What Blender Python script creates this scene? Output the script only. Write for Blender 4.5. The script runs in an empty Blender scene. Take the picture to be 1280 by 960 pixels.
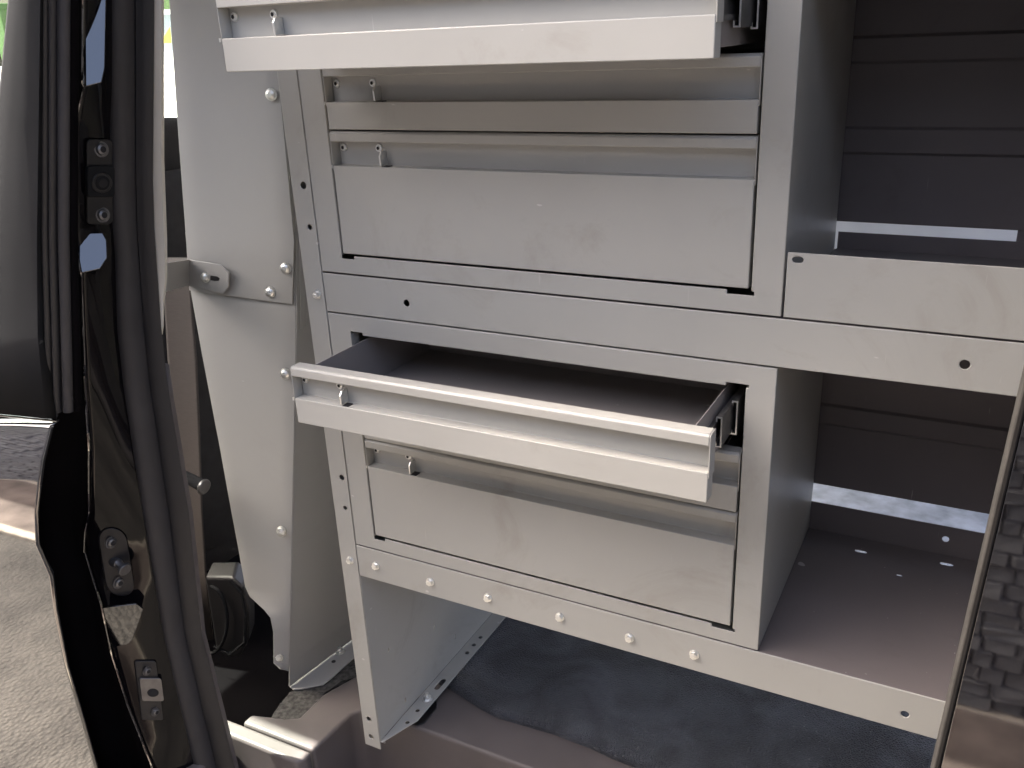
import bpy, bmesh, math, random
from mathutils import Vector, Matrix
random.seed(7)
S = bpy.context.scene
COL = S.collection

# ------------------------------------------------------------------ camera
CR = Matrix(((0.8842051880, 0.4650624122, -0.0435676274),
             (0.1349089331, -0.3435634525, -0.9293889035),
             (-0.4471920898, 0.8158928280, -0.3665216610)))   # rows: right, down, forward
CC = Vector((0.79211965, -0.92519116, 0.72024427))
CF = 1124.558                                                  # focal length, pixels of a 1280 wide picture
cam = bpy.data.cameras.new('camera')
cam.sensor_width = 36; cam.sensor_fit = 'HORIZONTAL'
cam.lens = CF / 1280 * 36; cam.clip_start = 0.02; cam.clip_end = 500
co = bpy.data.objects.new('camera', cam); COL.objects.link(co)
rt, dn, fw = CR[0], CR[1], CR[2]
m3 = Matrix((rt, -dn, -fw)).transposed()
co.matrix_world = Matrix.Translation(CC) @ m3.to_4x4()
S.camera = co

# ------------------------------------------------------------------ light
SUN = Vector((-0.92, -0.10, 1.20)).normalized()                 # towards the sun
w = bpy.data.worlds.new('World'); S.world = w; w.use_nodes = True
nt = w.node_tree; nt.nodes.clear()
sky = nt.nodes.new('ShaderNodeTexSky'); sky.sky_type = 'NISHITA'; sky.sun_disc = False
sky.sun_elevation = math.asin(SUN.z); sky.sun_rotation = math.atan2(SUN.x, SUN.y)
sky.air_density = .7; sky.dust_density = 9.0; sky.ozone_density = .2
bg = nt.nodes.new('ShaderNodeBackground'); bg.inputs[1].default_value = 0.15
ow = nt.nodes.new('ShaderNodeOutputWorld')
nt.links.new(sky.outputs[0], bg.inputs[0]); nt.links.new(bg.outputs[0], ow.inputs[0])
sl = bpy.data.lights.new('sun', 'SUN'); sl.energy = 4.6; sl.angle = math.radians(0.5); sl.color = (1, .95, .86)
so = bpy.data.objects.new('sun', sl); COL.objects.link(so)
so.rotation_euler = SUN.to_track_quat('Z', 'Y').to_euler(); so.location = (-2, -1, 5)
S.view_settings.view_transform = 'Standard'; S.view_settings.look = 'None'
S.view_settings.gamma = 1; S.view_settings.use_curve_mapping = False
S.view_settings.exposure = 2.68

# ------------------------------------------------------------------ helpers
def at(u, v, y=None, z=None, x=None):
    """a point of the photograph (1280x960) on a plane of the place"""
    d = CR.transposed() @ Vector(((u - 640) / CF, (v - 480) / CF, 1))
    if y is not None: t = (y - CC.y) / d.y
    elif z is not None: t = (z - CC.z) / d.z
    else: t = (x - CC.x) / d.x
    return CC + d * t

MATS = {}
def mat(name, col, rough=.5, metal=0., var=.08, vscale=9., bump=0., bscale=300., spec=.5, specks=0., coat=0., rvar=.0,
        stretch=(1, 1, 1), col2=None, thresh=None, smudge=0., scratch=0.):
    m = bpy.data.materials.new(name); m.use_nodes = True
    n = m.node_tree.nodes; l = m.node_tree.links; b = n['Principled BSDF']
    b.inputs['Roughness'].default_value = rough; b.inputs['Metallic'].default_value = metal
    b.inputs['Specular IOR Level'].default_value = spec
    b.inputs['Coat Weight'].default_value = coat; b.inputs['Coat Roughness'].default_value = .03
    tc = n.new('ShaderNodeTexCoord'); mp = n.new('ShaderNodeMapping'); mp.inputs['Scale'].default_value = stretch
    l.new(tc.outputs['Object'], mp.inputs[0])
    nz = n.new('ShaderNodeTexNoise'); nz.inputs['Scale'].default_value = vscale; nz.inputs['Detail'].default_value = 6
    l.new(mp.outputs[0], nz.inputs[0])
    ramp = n.new('ShaderNodeValToRGB')
    c1 = Vector(col); lo = c1 * (1 - var); hi = c1 * (1 + var) if col2 is None else Vector(col2)
    ramp.color_ramp.elements[0].color = (*lo, 1); ramp.color_ramp.elements[1].color = (*hi, 1)
    a, c = thresh or (.3, .7)
    ramp.color_ramp.elements[0].position = a; ramp.color_ramp.elements[1].position = c
    l.new(nz.outputs[0], ramp.inputs[0]); out = ramp.outputs[0]
    if smudge:      # rubbed marks: broad soft blotches, slightly darker and warmer
        ns = n.new('ShaderNodeTexNoise'); ns.inputs['Scale'].default_value = 6; ns.inputs['Detail'].default_value = 8
        ns.inputs['Roughness'].default_value = .7; ns.inputs['Distortion'].default_value = 1.2
        l.new(tc.outputs['Object'], ns.inputs[0])
        rs = n.new('ShaderNodeValToRGB'); rs.color_ramp.elements[0].position = .56; rs.color_ramp.elements[1].position = .74
        l.new(ns.outputs[0], rs.inputs[0])
        mu = n.new('ShaderNodeMath'); mu.operation = 'MULTIPLY'; mu.inputs[1].default_value = smudge
        l.new(rs.outputs[0], mu.inputs[0])
        mx = n.new('ShaderNodeMix'); mx.data_type = 'RGBA'
        l.new(mu.outputs[0], mx.inputs['Factor']); l.new(out, mx.inputs['A'])
        mx.inputs['B'].default_value = (col[0] * .62, col[1] * .55, col[2] * .48, 1); out = mx.outputs['Result']
    if specks:      # small chips and scratches
        vo = n.new('ShaderNodeTexNoise'); vo.inputs['Scale'].default_value = 42; vo.inputs['Detail'].default_value = 1
        mp2 = n.new('ShaderNodeMapping'); mp2.inputs['Scale'].default_value = (1.0, 1.0, 2.2); mp2.inputs['Rotation'].default_value = (.3, .7, .4)
        l.new(tc.outputs['Object'], mp2.inputs[0]); l.new(mp2.outputs[0], vo.inputs[0])
        r2 = n.new('ShaderNodeValToRGB'); r2.color_ramp.elements[0].position = .80; r2.color_ramp.elements[1].position = .82
        l.new(vo.outputs[0], r2.inputs[0])
        mu = n.new('ShaderNodeMath'); mu.operation = 'MULTIPLY'; mu.inputs[1].default_value = specks
        l.new(r2.outputs[0], mu.inputs[0])
        mx = n.new('ShaderNodeMix'); mx.data_type = 'RGBA'
        l.new(mu.outputs[0], mx.inputs['Factor']); l.new(out, mx.inputs['A']); mx.inputs['B'].default_value = (.62, .6, .58, 1)
        out = mx.outputs['Result']
    if scratch:     # fine rub lines in two directions
        for rot, sc in (((0, .42, .2), (300, 300, 22)), ((0, -1.05, .5), (260, 260, 26))):
            mp3 = n.new('ShaderNodeMapping'); mp3.inputs['Rotation'].default_value = rot; mp3.inputs['Scale'].default_value = sc
            l.new(tc.outputs['Object'], mp3.inputs[0])
            n3 = n.new('ShaderNodeTexNoise'); n3.inputs['Scale'].default_value = 1; n3.inputs['Detail'].default_value = 0
            l.new(mp3.outputs[0], n3.inputs[0])
            r3 = n.new('ShaderNodeValToRGB'); r3.color_ramp.elements[0].position = .87; r3.color_ramp.elements[1].position = .93
            l.new(n3.outputs[0], r3.inputs[0])
            mu = n.new('ShaderNodeMath'); mu.operation = 'MULTIPLY'; mu.inputs[1].default_value = scratch; l.new(r3.outputs[0], mu.inputs[0])
            mx = n.new('ShaderNodeMix'); mx.data_type = 'RGBA'
            l.new(mu.outputs[0], mx.inputs['Factor']); l.new(out, mx.inputs['A']); mx.inputs['B'].default_value = (.6, .58, .55, 1)
            out = mx.outputs['Result']
    l.new(out, b.inputs['Base Color'])
    if rvar:
        mr = n.new('ShaderNodeMapRange'); mr.inputs[3].default_value = rough - rvar; mr.inputs[4].default_value = rough + rvar
        l.new(nz.outputs[0], mr.inputs[0]); l.new(mr.outputs[0], b.inputs['Roughness'])
    if bump:
        nb = n.new('ShaderNodeTexNoise'); nb.inputs['Scale'].default_value = bscale; nb.inputs['Detail'].default_value = 3
        l.new(tc.outputs['Object'], nb.inputs[0])
        bp = n.new('ShaderNodeBump'); bp.inputs['Strength'].default_value = bump; bp.inputs['Distance'].default_value = .002
        l.new(nb.outputs[0], bp.inputs['Height']); l.new(bp.outputs[0], b.inputs['Normal'])
    MATS[name] = m
    return m

mat('grey_paint', (.372, .366, .336), .38, var=.05, vscale=5, bump=.04, bscale=900, specks=.6, rvar=.10, smudge=.36, scratch=.26)
mat('bay_shade_paint', (.15, .132, .130), .5, var=.10, vscale=5, bump=.05, bscale=800, specks=.6, rvar=.08, scratch=.4, smudge=.35)  # unit paint darkened to carry the shade deep in the bays
mat('drawer_shade_paint', (.235, .215, .205), .45, var=.06, vscale=6, bump=.04, bscale=900, specks=.5, rvar=.08, smudge=.3, scratch=.35)  # same paint, darkened for the shade inside the drawers
mat('panel_paint', (.30, .292, .277), .48, var=.03, vscale=4, bump=.05, bscale=800, specks=.25, rvar=.06, smudge=.10)
mat('zinc', (.78, .78, .75), .33, .9, var=.12, vscale=90, bump=.1, bscale=400)
mat('galvanised', (.62, .65, .70), .45, .35, var=.3, vscale=38, bump=.1)
mat('dark_steel', (.16, .155, .155), .38, .8, var=.2, vscale=60)
mat('black_hole', (.01, .009, .01), .8, var=.1)
mat('black_paint', (.004, .0035, .0045), .03, var=.2, coat=1.0, rvar=.01, spec=.8)
MATS['black_paint'].node_tree.nodes['Principled BSDF'].inputs['Coat IOR'].default_value = 1.7
mat('jamb_paint', (.004, .0035, .0045), .06, var=.2, spec=.22)
mat('rubber', (.027, .025, .0265), .6, var=.15, vscale=20, bump=.08, bscale=500)
mat('matte_black', (.004, .0035, .004), .9, var=.2, spec=.02)
mat('rubber_dark', (.013, .0125, .0145), .5, var=.15, vscale=20, bump=.08, bscale=500)
mat('trim_grey', (.020, .0205, .022), .9, var=.10, bump=.5, bscale=1500, specks=.08, spec=.03)
mat('hem_grey', (.016, .0145, .0135), .7, var=.2, vscale=40, spec=.08)
mat('cream_trim', (.66, .62, .54), .6, var=.04, bump=.1, bscale=700)
mat('brown_trim', (.105, .091, .088), .5, var=.08, vscale=12, bump=.12, bscale=1200, rvar=.06)
mat('black_plastic', (.012, .011, .012), .45, var=.15, bump=.2, bscale=900)
mat('seat_cloth', (.03, .028, .03), .9, var=.2, vscale=40, bump=.4, bscale=900)
mat('belt', (.085, .070, .062), .6, var=.1, stretch=(1, 1, 12), vscale=60, bump=.2, bscale=900)
mat('felt', (.028, .026, .024), .95, var=.5, vscale=120, col2=(.09, .085, .08), bump=1., bscale=500, specks=0)
mat('galv_floor', (.42, .45, .50), .5, .1, var=.3, vscale=22)
mat('white_wall', (.75, .76, .77), .5, var=.05)
mat('stone', (.25, .25, .255), .85, var=.40, vscale=30, bump=1., bscale=130, rvar=.05)
mat('mortar', (.06, .055, .05), .9, var=.3, vscale=30, bump=.5, bscale=80)
mat('footing', (.50, .44, .36), .85, var=.2, vscale=30, bump=.6, bscale=70)
mat('brown_ground', (.17, .135, .115), .9, var=.45, vscale=7, bump=1., bscale=60, col2=(.26, .21, .18))
mat('hedge', (.06, .12, .03), .8, var=.5, vscale=8)
mat('slate_blue', (.16, .20, .23), .6, var=.1)
mat('yellow', (.75, .62, .02), .5, var=.05)
mat('light_concrete', (.5, .48, .44), .85, var=.1, vscale=6)

def ground_mat():
    m = bpy.data.materials.new('washed_concrete'); m.use_nodes = True
    n = m.node_tree.nodes; l = m.node_tree.links; b = n['Principled BSDF']; b.inputs['Roughness'].default_value = .9
    tc = n.new('ShaderNodeTexCoord')
    big = n.new('ShaderNodeTexNoise'); big.inputs['Scale'].default_value = 2.6; big.inputs['Roughness'].default_value = .65; big.inputs['Detail'].default_value = 6
    sm = n.new('ShaderNodeTexVoronoi'); sm.inputs['Scale'].default_value = 85; sm.inputs['Randomness'].default_value = 1
    l.new(tc.outputs['Object'], big.inputs[0]); l.new(tc.outputs['Object'], sm.inputs[0])
    r1 = n.new('ShaderNodeValToRGB'); r1.color_ramp.elements[0].color = (.036, .033, .029, 1); r1.color_ramp.elements[1].color = (.118, .108, .095, 1)
    r1.color_ramp.elements[0].position = .3; r1.color_ramp.elements[1].position = .7
    l.new(big.outputs[0], r1.inputs[0])
    hs = n.new('ShaderNodeMix'); hs.data_type = 'RGBA'; hs.blend_type = 'MULTIPLY'; hs.inputs['Factor'].default_value = .45
    r2 = n.new('ShaderNodeValToRGB'); r2.color_ramp.elements[0].color = (1.1, 1.05, 1, 1); r2.color_ramp.elements[1].color = (.25, .25, .27, 1)
    r2.color_ramp.elements[1].position = .75
    l.new(sm.outputs['Distance'], r2.inputs[0]); l.new(r1.outputs[0], hs.inputs['A']); l.new(r2.outputs[0], hs.inputs['B'])
    l.new(hs.outputs['Result'], b.inputs['Base Color'])
    bp = n.new('ShaderNodeBump'); bp.inputs['Strength'].default_value = 1; bp.inputs['Distance'].default_value = .006; bp.invert = True
    l.new(sm.outputs['Distance'], bp.inputs['Height']); l.new(bp.outputs[0], b.inputs['Normal'])
    MATS['washed_concrete'] = m
ground_mat()

def mat_leather():
    m = bpy.data.materials.new('rubber_mat'); m.use_nodes = True
    n = m.node_tree.nodes; l = m.node_tree.links; b = n['Principled BSDF']
    b.inputs['Roughness'].default_value = .42; b.inputs['Specular IOR Level'].default_value = .55
    tc = n.new('ShaderNodeTexCoord')
    vo = n.new('ShaderNodeTexVoronoi'); vo.inputs['Scale'].default_value = 240; vo.feature = 'DISTANCE_TO_EDGE'
    l.new(tc.outputs['Object'], vo.inputs[0])
    nz = n.new('ShaderNodeTexNoise'); nz.inputs['Scale'].default_value = 9; nz.inputs['Detail'].default_value = 7; nz.inputs['Distortion'].default_value = 1
    l.new(tc.outputs['Object'], nz.inputs[0])
    r = n.new('ShaderNodeValToRGB'); r.color_ramp.elements[0].color = (.032, .033, .038, 1); r.color_ramp.elements[1].color = (.105, .110, .126, 1)
    r.color_ramp.elements[0].position = .35; r.color_ramp.elements[1].position = .72
    l.new(nz.outputs[0], r.inputs[0]); l.new(r.outputs[0], b.inputs['Base Color'])
    mr = n.new('ShaderNodeMapRange'); mr.inputs[2].default_value = .35
    mr.inputs[3].default_value = 0; mr.inputs[4].default_value = 1; l.new(vo.outputs['Distance'], mr.inputs[0])
    bp = n.new('ShaderNodeBump'); bp.inputs['Strength'].default_value = .9; bp.inputs['Distance'].default_value = .003
    l.new(mr.outputs[0], bp.inputs['Height']); l.new(bp.outputs[0], b.inputs['Normal'])
    MATS['rubber_mat'] = m
mat_leather()

def glass_mat():
    m = bpy.data.materials.new('tinted_glass'); m.use_nodes = True
    n = m.node_tree.nodes; l = m.node_tree.links; n.clear()
    o = n.new('ShaderNodeOutputMaterial'); t = n.new('ShaderNodeBsdfTransparent'); t.inputs[0].default_value = (.93, .978, .95, 1)
    g = n.new('ShaderNodeBsdfGlossy'); g.inputs['Roughness'].default_value = .02
    lw = n.new('ShaderNodeLayerWeight'); lw.inputs[0].default_value = .5
    pw = n.new('ShaderNodeMath'); pw.operation = 'POWER'; pw.inputs[1].default_value = 5; l.new(lw.outputs['Facing'], pw.inputs[0])
    f = n.new('ShaderNodeMath'); f.operation = 'MULTIPLY_ADD'; f.inputs[1].default_value = .9; f.inputs[2].default_value = .03; l.new(pw.outputs[0], f.inputs[0])
    x = n.new('ShaderNodeMixShader'); l.new(f.outputs[0], x.inputs[0]); l.new(t.outputs[0], x.inputs[1]); l.new(g.outputs[0], x.inputs[2])
    l.new(x.outputs[0], o.inputs[0]); MATS['tinted_glass'] = m
glass_mat()

def tag(o, label=None, cat=None, group=None, kind=None):
    if label: o['label'] = label
    if cat: o['category'] = cat
    if group: o['group'] = group
    if kind: o['kind'] = kind
    return o
def thing(name, label, cat, loc=(0, 0, 0), group=None):
    o = bpy.data.objects.new(name, None); COL.objects.link(o); o.location = loc; o.empty_display_size = .05
    return tag(o, label, cat, group)

class MB:
    def __init__(s): s.v = []; s.f = []
    def add(s, vs, fs):
        k = len(s.v); s.v += [tuple(p) for p in vs]; s.f += [tuple(i + k for i in f) for f in fs]; return s
    def box(s, x0, x1, y0, y1, z0, z1):
        return s.add([(x0, y0, z0), (x1, y0, z0), (x1, y1, z0), (x0, y1, z0), (x0, y0, z1), (x1, y0, z1), (x1, y1, z1), (x0, y1, z1)],
                     [(0, 3, 2, 1), (4, 5, 6, 7), (0, 1, 5, 4), (1, 2, 6, 5), (2, 3, 7, 6), (3, 0, 4, 7)])
    def prism(s, pts, ext):      # 3-D polygon swept by a vector
        n = len(pts); e = Vector(ext); a = [Vector(p) for p in pts]
        return s.add(a + [p + e for p in a], [tuple(range(n))[::-1], tuple(range(n, 2 * n))] + [(i, (i + 1) % n, n + (i + 1) % n, n + i) for i in range(n)])
    def sweep(s, path, sec, close=True, caps=True):   # the same horizontal section carried along a path
        vs = []
        for i, p in enumerate(path):
            q = sec(i) if callable(sec) else sec
            vs += [(p[0] + a, p[1] + b, p[2]) for a, b in q]
        n = len(vs) // len(path); fs = []
        for i in range(len(path) - 1):
            for j in range(n if close else n - 1):
                j2 = (j + 1) % n
                fs.append((i * n + j, i * n + j2, (i + 1) * n + j2, (i + 1) * n + j))
        if caps and close: fs += [tuple(range(n))[::-1], tuple(range((len(path) - 1) * n, len(path) * n))]
        return s.add(vs, fs)
    def tube(s, pts, r, n=12):
        pts = [Vector(p) for p in pts]; vs = []; fs = []
        for i, p in enumerate(pts):
            d = (pts[min(i + 1, len(pts) - 1)] - pts[max(i - 1, 0)]).normalized()
            a = d.cross(Vector((.3, .2, .93))).normalized(); b = d.cross(a)
            rr = r[i] if isinstance(r, (list, tuple)) else r
            vs += [p + (a * math.cos(t) + b * math.sin(t)) * rr for t in [2 * math.pi * k / n for k in range(n)]]
        for i in range(len(pts) - 1):
            for j in range(n): fs.append((i * n + j, i * n + (j + 1) % n, (i + 1) * n + (j + 1) % n, (i + 1) * n + j))
        fs += [tuple(range(n))[::-1], tuple(range((len(pts) - 1) * n, len(pts) * n))]
        return s.add(vs, fs)
    def grid(s, rows):           # rows of points
        n = len(rows[0]); vs = [p for r in rows for p in r]
        return s.add(vs, [(i * n + j, i * n + j + 1, (i + 1) * n + j + 1, (i + 1) * n + j) for i in range(len(rows) - 1) for j in range(n - 1)])
    def build(s, name, m, parent=None, bevel=0, seg=2, smooth=False, solid=0, sub=0, ang=30, offset=0):
        me = bpy.data.meshes.new(name); me.from_pydata(s.v, [], s.f)
        bm = bmesh.new(); bm.from_mesh(me); bmesh.ops.recalc_face_normals(bm, faces=bm.faces); bm.to_mesh(me); bm.free()
        return finish(me, name, m, parent, bevel, seg, smooth, solid, sub, ang, offset)

def finish(me, name, m, parent=None, bevel=0, seg=2, smooth=False, solid=0, sub=0, ang=30, offset=0):
    me.materials.append(MATS[m] if isinstance(m, str) else m)
    o = bpy.data.objects.new(name, me); COL.objects.link(o)
    if parent:
        o.parent = parent
        lp = Vector((0, 0, 0)); q = parent
        while q: lp += q.location; q = q.parent
        o.location = -lp                       # meshes are written in world coordinates
    if solid:
        k = o.modifiers.new('thickness', 'SOLIDIFY'); k.thickness = solid; k.offset = offset
    if bevel:
        k = o.modifiers.new('edge', 'BEVEL'); k.width = bevel; k.segments = seg; k.limit_method = 'ANGLE'; k.angle_limit = math.radians(ang)
        k.harden_normals = False
    if sub:
        k = o.modifiers.new('smooth', 'SUBSURF'); k.levels = sub; k.render_levels = sub
    if smooth or bevel or sub:
        for p in me.polygons: p.use_smooth = True
        if not sub:
            try: me.set_sharp_from_angle(angle=math.radians(40))
            except Exception: pass
    return o

def plate(name, outline, holes, frame, m, parent, thick=.002, bevel=.0006, rounded=0):
    """sheet with real holes. outline/holes: lists of 2-D points; frame(a,b)->3-D ; thickness along the frame's normal"""
    bm = bmesh.new(); edges = []
    for loop in [outline] + holes:
        vs = [bm.verts.new(frame(a, b)) for a, b in loop]
        edges += [bm.edges.new((vs[i], vs[(i + 1) % len(vs)])) for i in range(len(vs))]
    bmesh.ops.triangle_fill(bm, use_beauty=True, use_dissolve=False, edges=edges)
    n = (Vector(frame(1, 0)) - Vector(frame(0, 0))).cross(Vector(frame(0, 1)) - Vector(frame(0, 0))).normalized()
    g = bmesh.ops.extrude_face_region(bm, geom=bm.faces[:])
    bmesh.ops.translate(bm, verts=[e for e in g['geom'] if isinstance(e, bmesh.types.BMVert)], vec=-n * thick)
    bmesh.ops.recalc_face_normals(bm, faces=bm.faces)
    me = bpy.data.meshes.new(name); bm.to_mesh(me); bm.free()
    return finish(me, name, m, parent, bevel)

def ring(a, b, r, n=16, rb=None):
    return [(a + r * math.cos(2 * math.pi * k / n), b + (rb or r) * math.sin(2 * math.pi * k / n)) for k in range(n)]
def slot(a, b, L, r, n=7, ang=0):
    p = [(L / 2 + r * math.cos(t), r * math.sin(t)) for t in [-math.pi / 2 + math.pi * k / (n - 1) for k in range(n)]]
    p += [(-x, -y) for x, y in p]; c, s = math.cos(ang), math.sin(ang)
    return [(a + x * c - y * s, b + x * s + y * c) for x, y in p]
def rect(a0, a1, b0, b1): return [(a0, b0), (a1, b0), (a1, b1), (a0, b1)]
def roundrect(a0, a1, b0, b1, r, n=4):
    out = []
    for ca, cb, t0 in ((a1 - r, b0 + r, -90), (a1 - r, b1 - r, 0), (a0 + r, b1 - r, 90), (a0 + r, b0 + r, 180)):
        out += [(ca + r * math.cos(math.radians(t0 + 90 * k / n)), cb + r * math.sin(math.radians(t0 + 90 * k / n))) for k in range(n + 1)]
    return out

# shared bolt meshes: axis along -Y (head towards -Y), origin on the surface
def make_bolt(kind):
    mb = MB()
    def disc(r0, r1, y0, y1, n, rot=0):
        a = [(r0 * math.cos(2 * math.pi * k / n + rot), y0, r0 * math.sin(2 * math.pi * k / n + rot)) for k in range(n)]
        b = [(r1 * math.cos(2 * math.pi * k / n + rot), y1, r1 * math.sin(2 * math.pi * k / n + rot)) for k in range(n)]
        mb.add(a + b, [tuple(range(n)), tuple(range(n, 2 * n))[::-1]] + [(k, (k + 1) % n, n + (k + 1) % n, n + k) for k in range(n)])
    if kind == 'hex':
        disc(.0062, .0056, .0005, -.0014, 20); disc(.0044, .0042, -.0012, -.0050, 6, .3); disc(.0026, .0015, -.005, -.0056, 10)
    elif kind == 'nut':
        disc(.0095, .0093, .0005, -.0016, 20); disc(.0066, .0063, -.0016, -.0075, 6, .2); disc(.0035, .0033, -.007, -.013, 12)
    elif kind == 'dome':
        disc(.0078, .0074, .0005, -.0014, 20); disc(.0066, .0058, -.0013, -.0032, 18); disc(.0058, .0030, -.0032, -.0048, 18); mb.box(-.0035, .0035, -.0053, -.0045, -.0006, .0006)
    elif kind == 'screw':
        disc(.0036, .0032, .0005, -.0014, 14); disc(.0018, .0016, -.0013, -.0026, 6)
    elif kind == 'torx':
        disc(.0100, .0098, .0005, -.002, 20); disc(.0078, .0066, -.002, -.0050, 18); disc(.0066, .004, -.005, -.006, 18)
    me = bpy.data.meshes.new('bolt_' + kind); me.from_pydata(mb.v, [], mb.f)
    bm = bmesh.new(); bm.from_mesh(me); bmesh.ops.recalc_face_normals(bm, faces=bm.faces); bm.to_mesh(me); bm.free()
    return me
BOLT = {k: make_bolt(k) for k in ('hex', 'nut', 'dome', 'screw', 'torx')}
for k, me in BOLT.items():
    me.materials.append(MATS['dark_steel' if k == 'torx' else 'zinc']); me.materials.append(MATS['black_hole'])
    if k in ('torx', 'screw'):
        lo = min(v.co.y for v in me.vertices)
        for p in me.polygons:
            if all(abs(me.vertices[i].co.y - lo) < 1e-6 for i in p.vertices): p.material_index = 1
def bolt(kind, p, n, parent, name='bolt', scale=1):
    o = bpy.data.objects.new(name, BOLT[kind]); COL.objects.link(o); o.parent = parent
    lp = Vector((0, 0, 0)); q = parent
    while q: lp += q.location; q = q.parent
    o.location = Vector(p) - lp
    q = Vector(n).to_track_quat('-Y', 'Z')
    o.rotation_mode = 'QUATERNION'; o.rotation_quaternion = q @ Matrix.Rotation(random.uniform(0, 1), 3, 'Y').to_quaternion()
    o.scale = (scale,) * 3
    return o
XZ = lambda y: (lambda a, b: (a, y, b))

# ------------------------------------------------------------------ ground outside
GZ = -0.95
def sheet(name, x0, x1, y0, y1, z, m):
    o = MB().add([(x0, y0, z), (x1, y0, z), (x1, y1, z), (x0, y1, z)], [(0, 1, 2, 3)]).build(name, m)
    return tag(o, kind='structure')
sheet('ground', -120, 120, -60, 120, GZ, 'washed_concrete')
WALLY = -1.82
sheet('forecourt', -120, -3.5, 2.2, 120, GZ + .004, 'light_concrete')
sheet('brown_strip', -14, 6, WALLY - .02, -1.42, GZ + .004, 'brown_ground')  # brown strip of ground along the foot of the wall
e = MB().box(-14, 6, -1.42, -1.375, GZ - .02, GZ + .018).build('edging_strip', 'footing', bevel=.006)
tag(e, kind='structure')

# low wall of stacked stone across from the van (seen in the glossy paint)
sw = thing('stone_wall', 'dark wall of stacked split stone mirrored in the glossy black door', 'wall', (0.9, WALLY, GZ))
MB().box(-14, 6, WALLY - .30, WALLY - .012, GZ - .05, 1.45).build('backing', 'mortar', sw)
MB().box(-14, 6, WALLY - .32, WALLY + .015, 1.45, 1.5).build('coping', 'stone', sw, bevel=.008)
MB().box(-14, 6, WALLY - .01, WALLY + .022, GZ - .02, GZ + .010).build('footing', 'footing', sw, bevel=.004)
def stone_mesh(k):
    r = random.Random(100 + k); bm = bmesh.new(); bmesh.ops.create_cube(bm, size=1)
    bmesh.ops.bevel(bm, geom=bm.edges[:], offset=.07, segments=1, profile=.5, affect='EDGES')
    for v in bm.verts:
        v.co.x += r.uniform(-.025, .025); v.co.z += r.uniform(-.04, .04)
        if v.co.y > 0: v.co.y += r.uniform(-.16, .16)
    me = bpy.data.meshes.new('stone'); bm.to_mesh(me); bm.free(); me.materials.append(MATS['stone']); return me
SM = [stone_mesh(k) for k in range(10)]
count = 0; far = MB()
z = GZ + .011; row = 0
while z < 1.4:
    h = random.uniform(.034, .050); x = -9.0 + random.uniform(0, .1)
    while x < 3.0:
        near = .55 < x < 1.75
        L = random.choice((.045, .06, .085, .11, .13)) * random.uniform(.9, 1.15)
        if near and z < .0 and count < 300:
            o = bpy.data.objects.new('stone', random.choice(SM)); COL.objects.link(o); o.parent = sw
            o.location = Vector((x + L / 2, WALLY - .02 + random.uniform(-.006, .006), z + h / 2)) - sw.location
            o.scale = (L - .006, .055, h - .005); o.rotation_euler = (0, random.uniform(-.03, .03), 0); count += 1
        else:
            d = random.uniform(-.008, .010)
            far.box(x, x + L - .006, WALLY - .04, WALLY + d, z, z + h - .005)
        x += L
    z += h; row += 1
tag(far.build('stone_courses', 'stone', sw), kind='stuff')

# beyond the cab windows
hd = MB()
for i in range(60):
    hd.box(-110 + i * 1.2, -110 + i * 1.2 + 1.8, 74 + random.uniform(-.9, .9), 77, GZ, 6.2 + random.uniform(-.6, .9))
tag(hd.build('hedge', 'hedge', bevel=.1), 'trimmed green hedge standing far outside the cab window', 'hedge')
bd = thing('garden_building', 'slate grey outbuilding seen far off through the cab', 'building', (-67, 62, GZ))
MB().box(-85, -50, 62.0, 66, GZ, 3.3).build('wall', 'slate_blue', bd)
MB().box(-85.2, -49.8, 61.8, 66.2, 3.3, 3.7).build('roof_edge', 'white_wall', bd)
MB().box(-85, -50, 61.7, 61.95, GZ, .2).build('base_band', 'white_wall', bd)
ys = MB().prism([at(200, 54, y=60.5), at(214, 54, y=60.5), at(212, 34, y=60.5)], (0, .06, 0)).build('warning_sign', 'yellow')
tag(ys, 'small yellow triangular sign seen through the gap beside the bulkhead', 'sign')

# ------------------------------------------------------------------ shelving unit
U = thing('shelving_unit', 'grey steel van shelving unit with end leg, trays and shaded back panels', 'shelving', (0, 0, -.4))
EX = 1.30                                   # far end of the unit
# post: front flange with holes
ph = [(379, 232, .0048), (387, 284, .0038), (427, 597, .0045), (431.5, 635, .0036), (461, 899, .0046), (464, 921, .0050)]
hs = []
for u, v, r in ph:
    p = at(u, v, y=0); hs.append(ring(p.x, p.z, r))
def postframe(a, b): return (a, 0, b)
plate('post', rect(-.0325, -.0008, -.402, .93), hs, XZ(0.0), 'grey_paint', U, .002)
MB().box(-.0325, -.031, .0022, .016, -.402, .93).build('post_return', 'grey_paint', U)
MB().box(-.0308, -.0022, .0145, .016, -.402, .93).build('post_light_stop', 'grey_paint', U)  # plate added behind the flange so its holes stay dark
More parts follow.
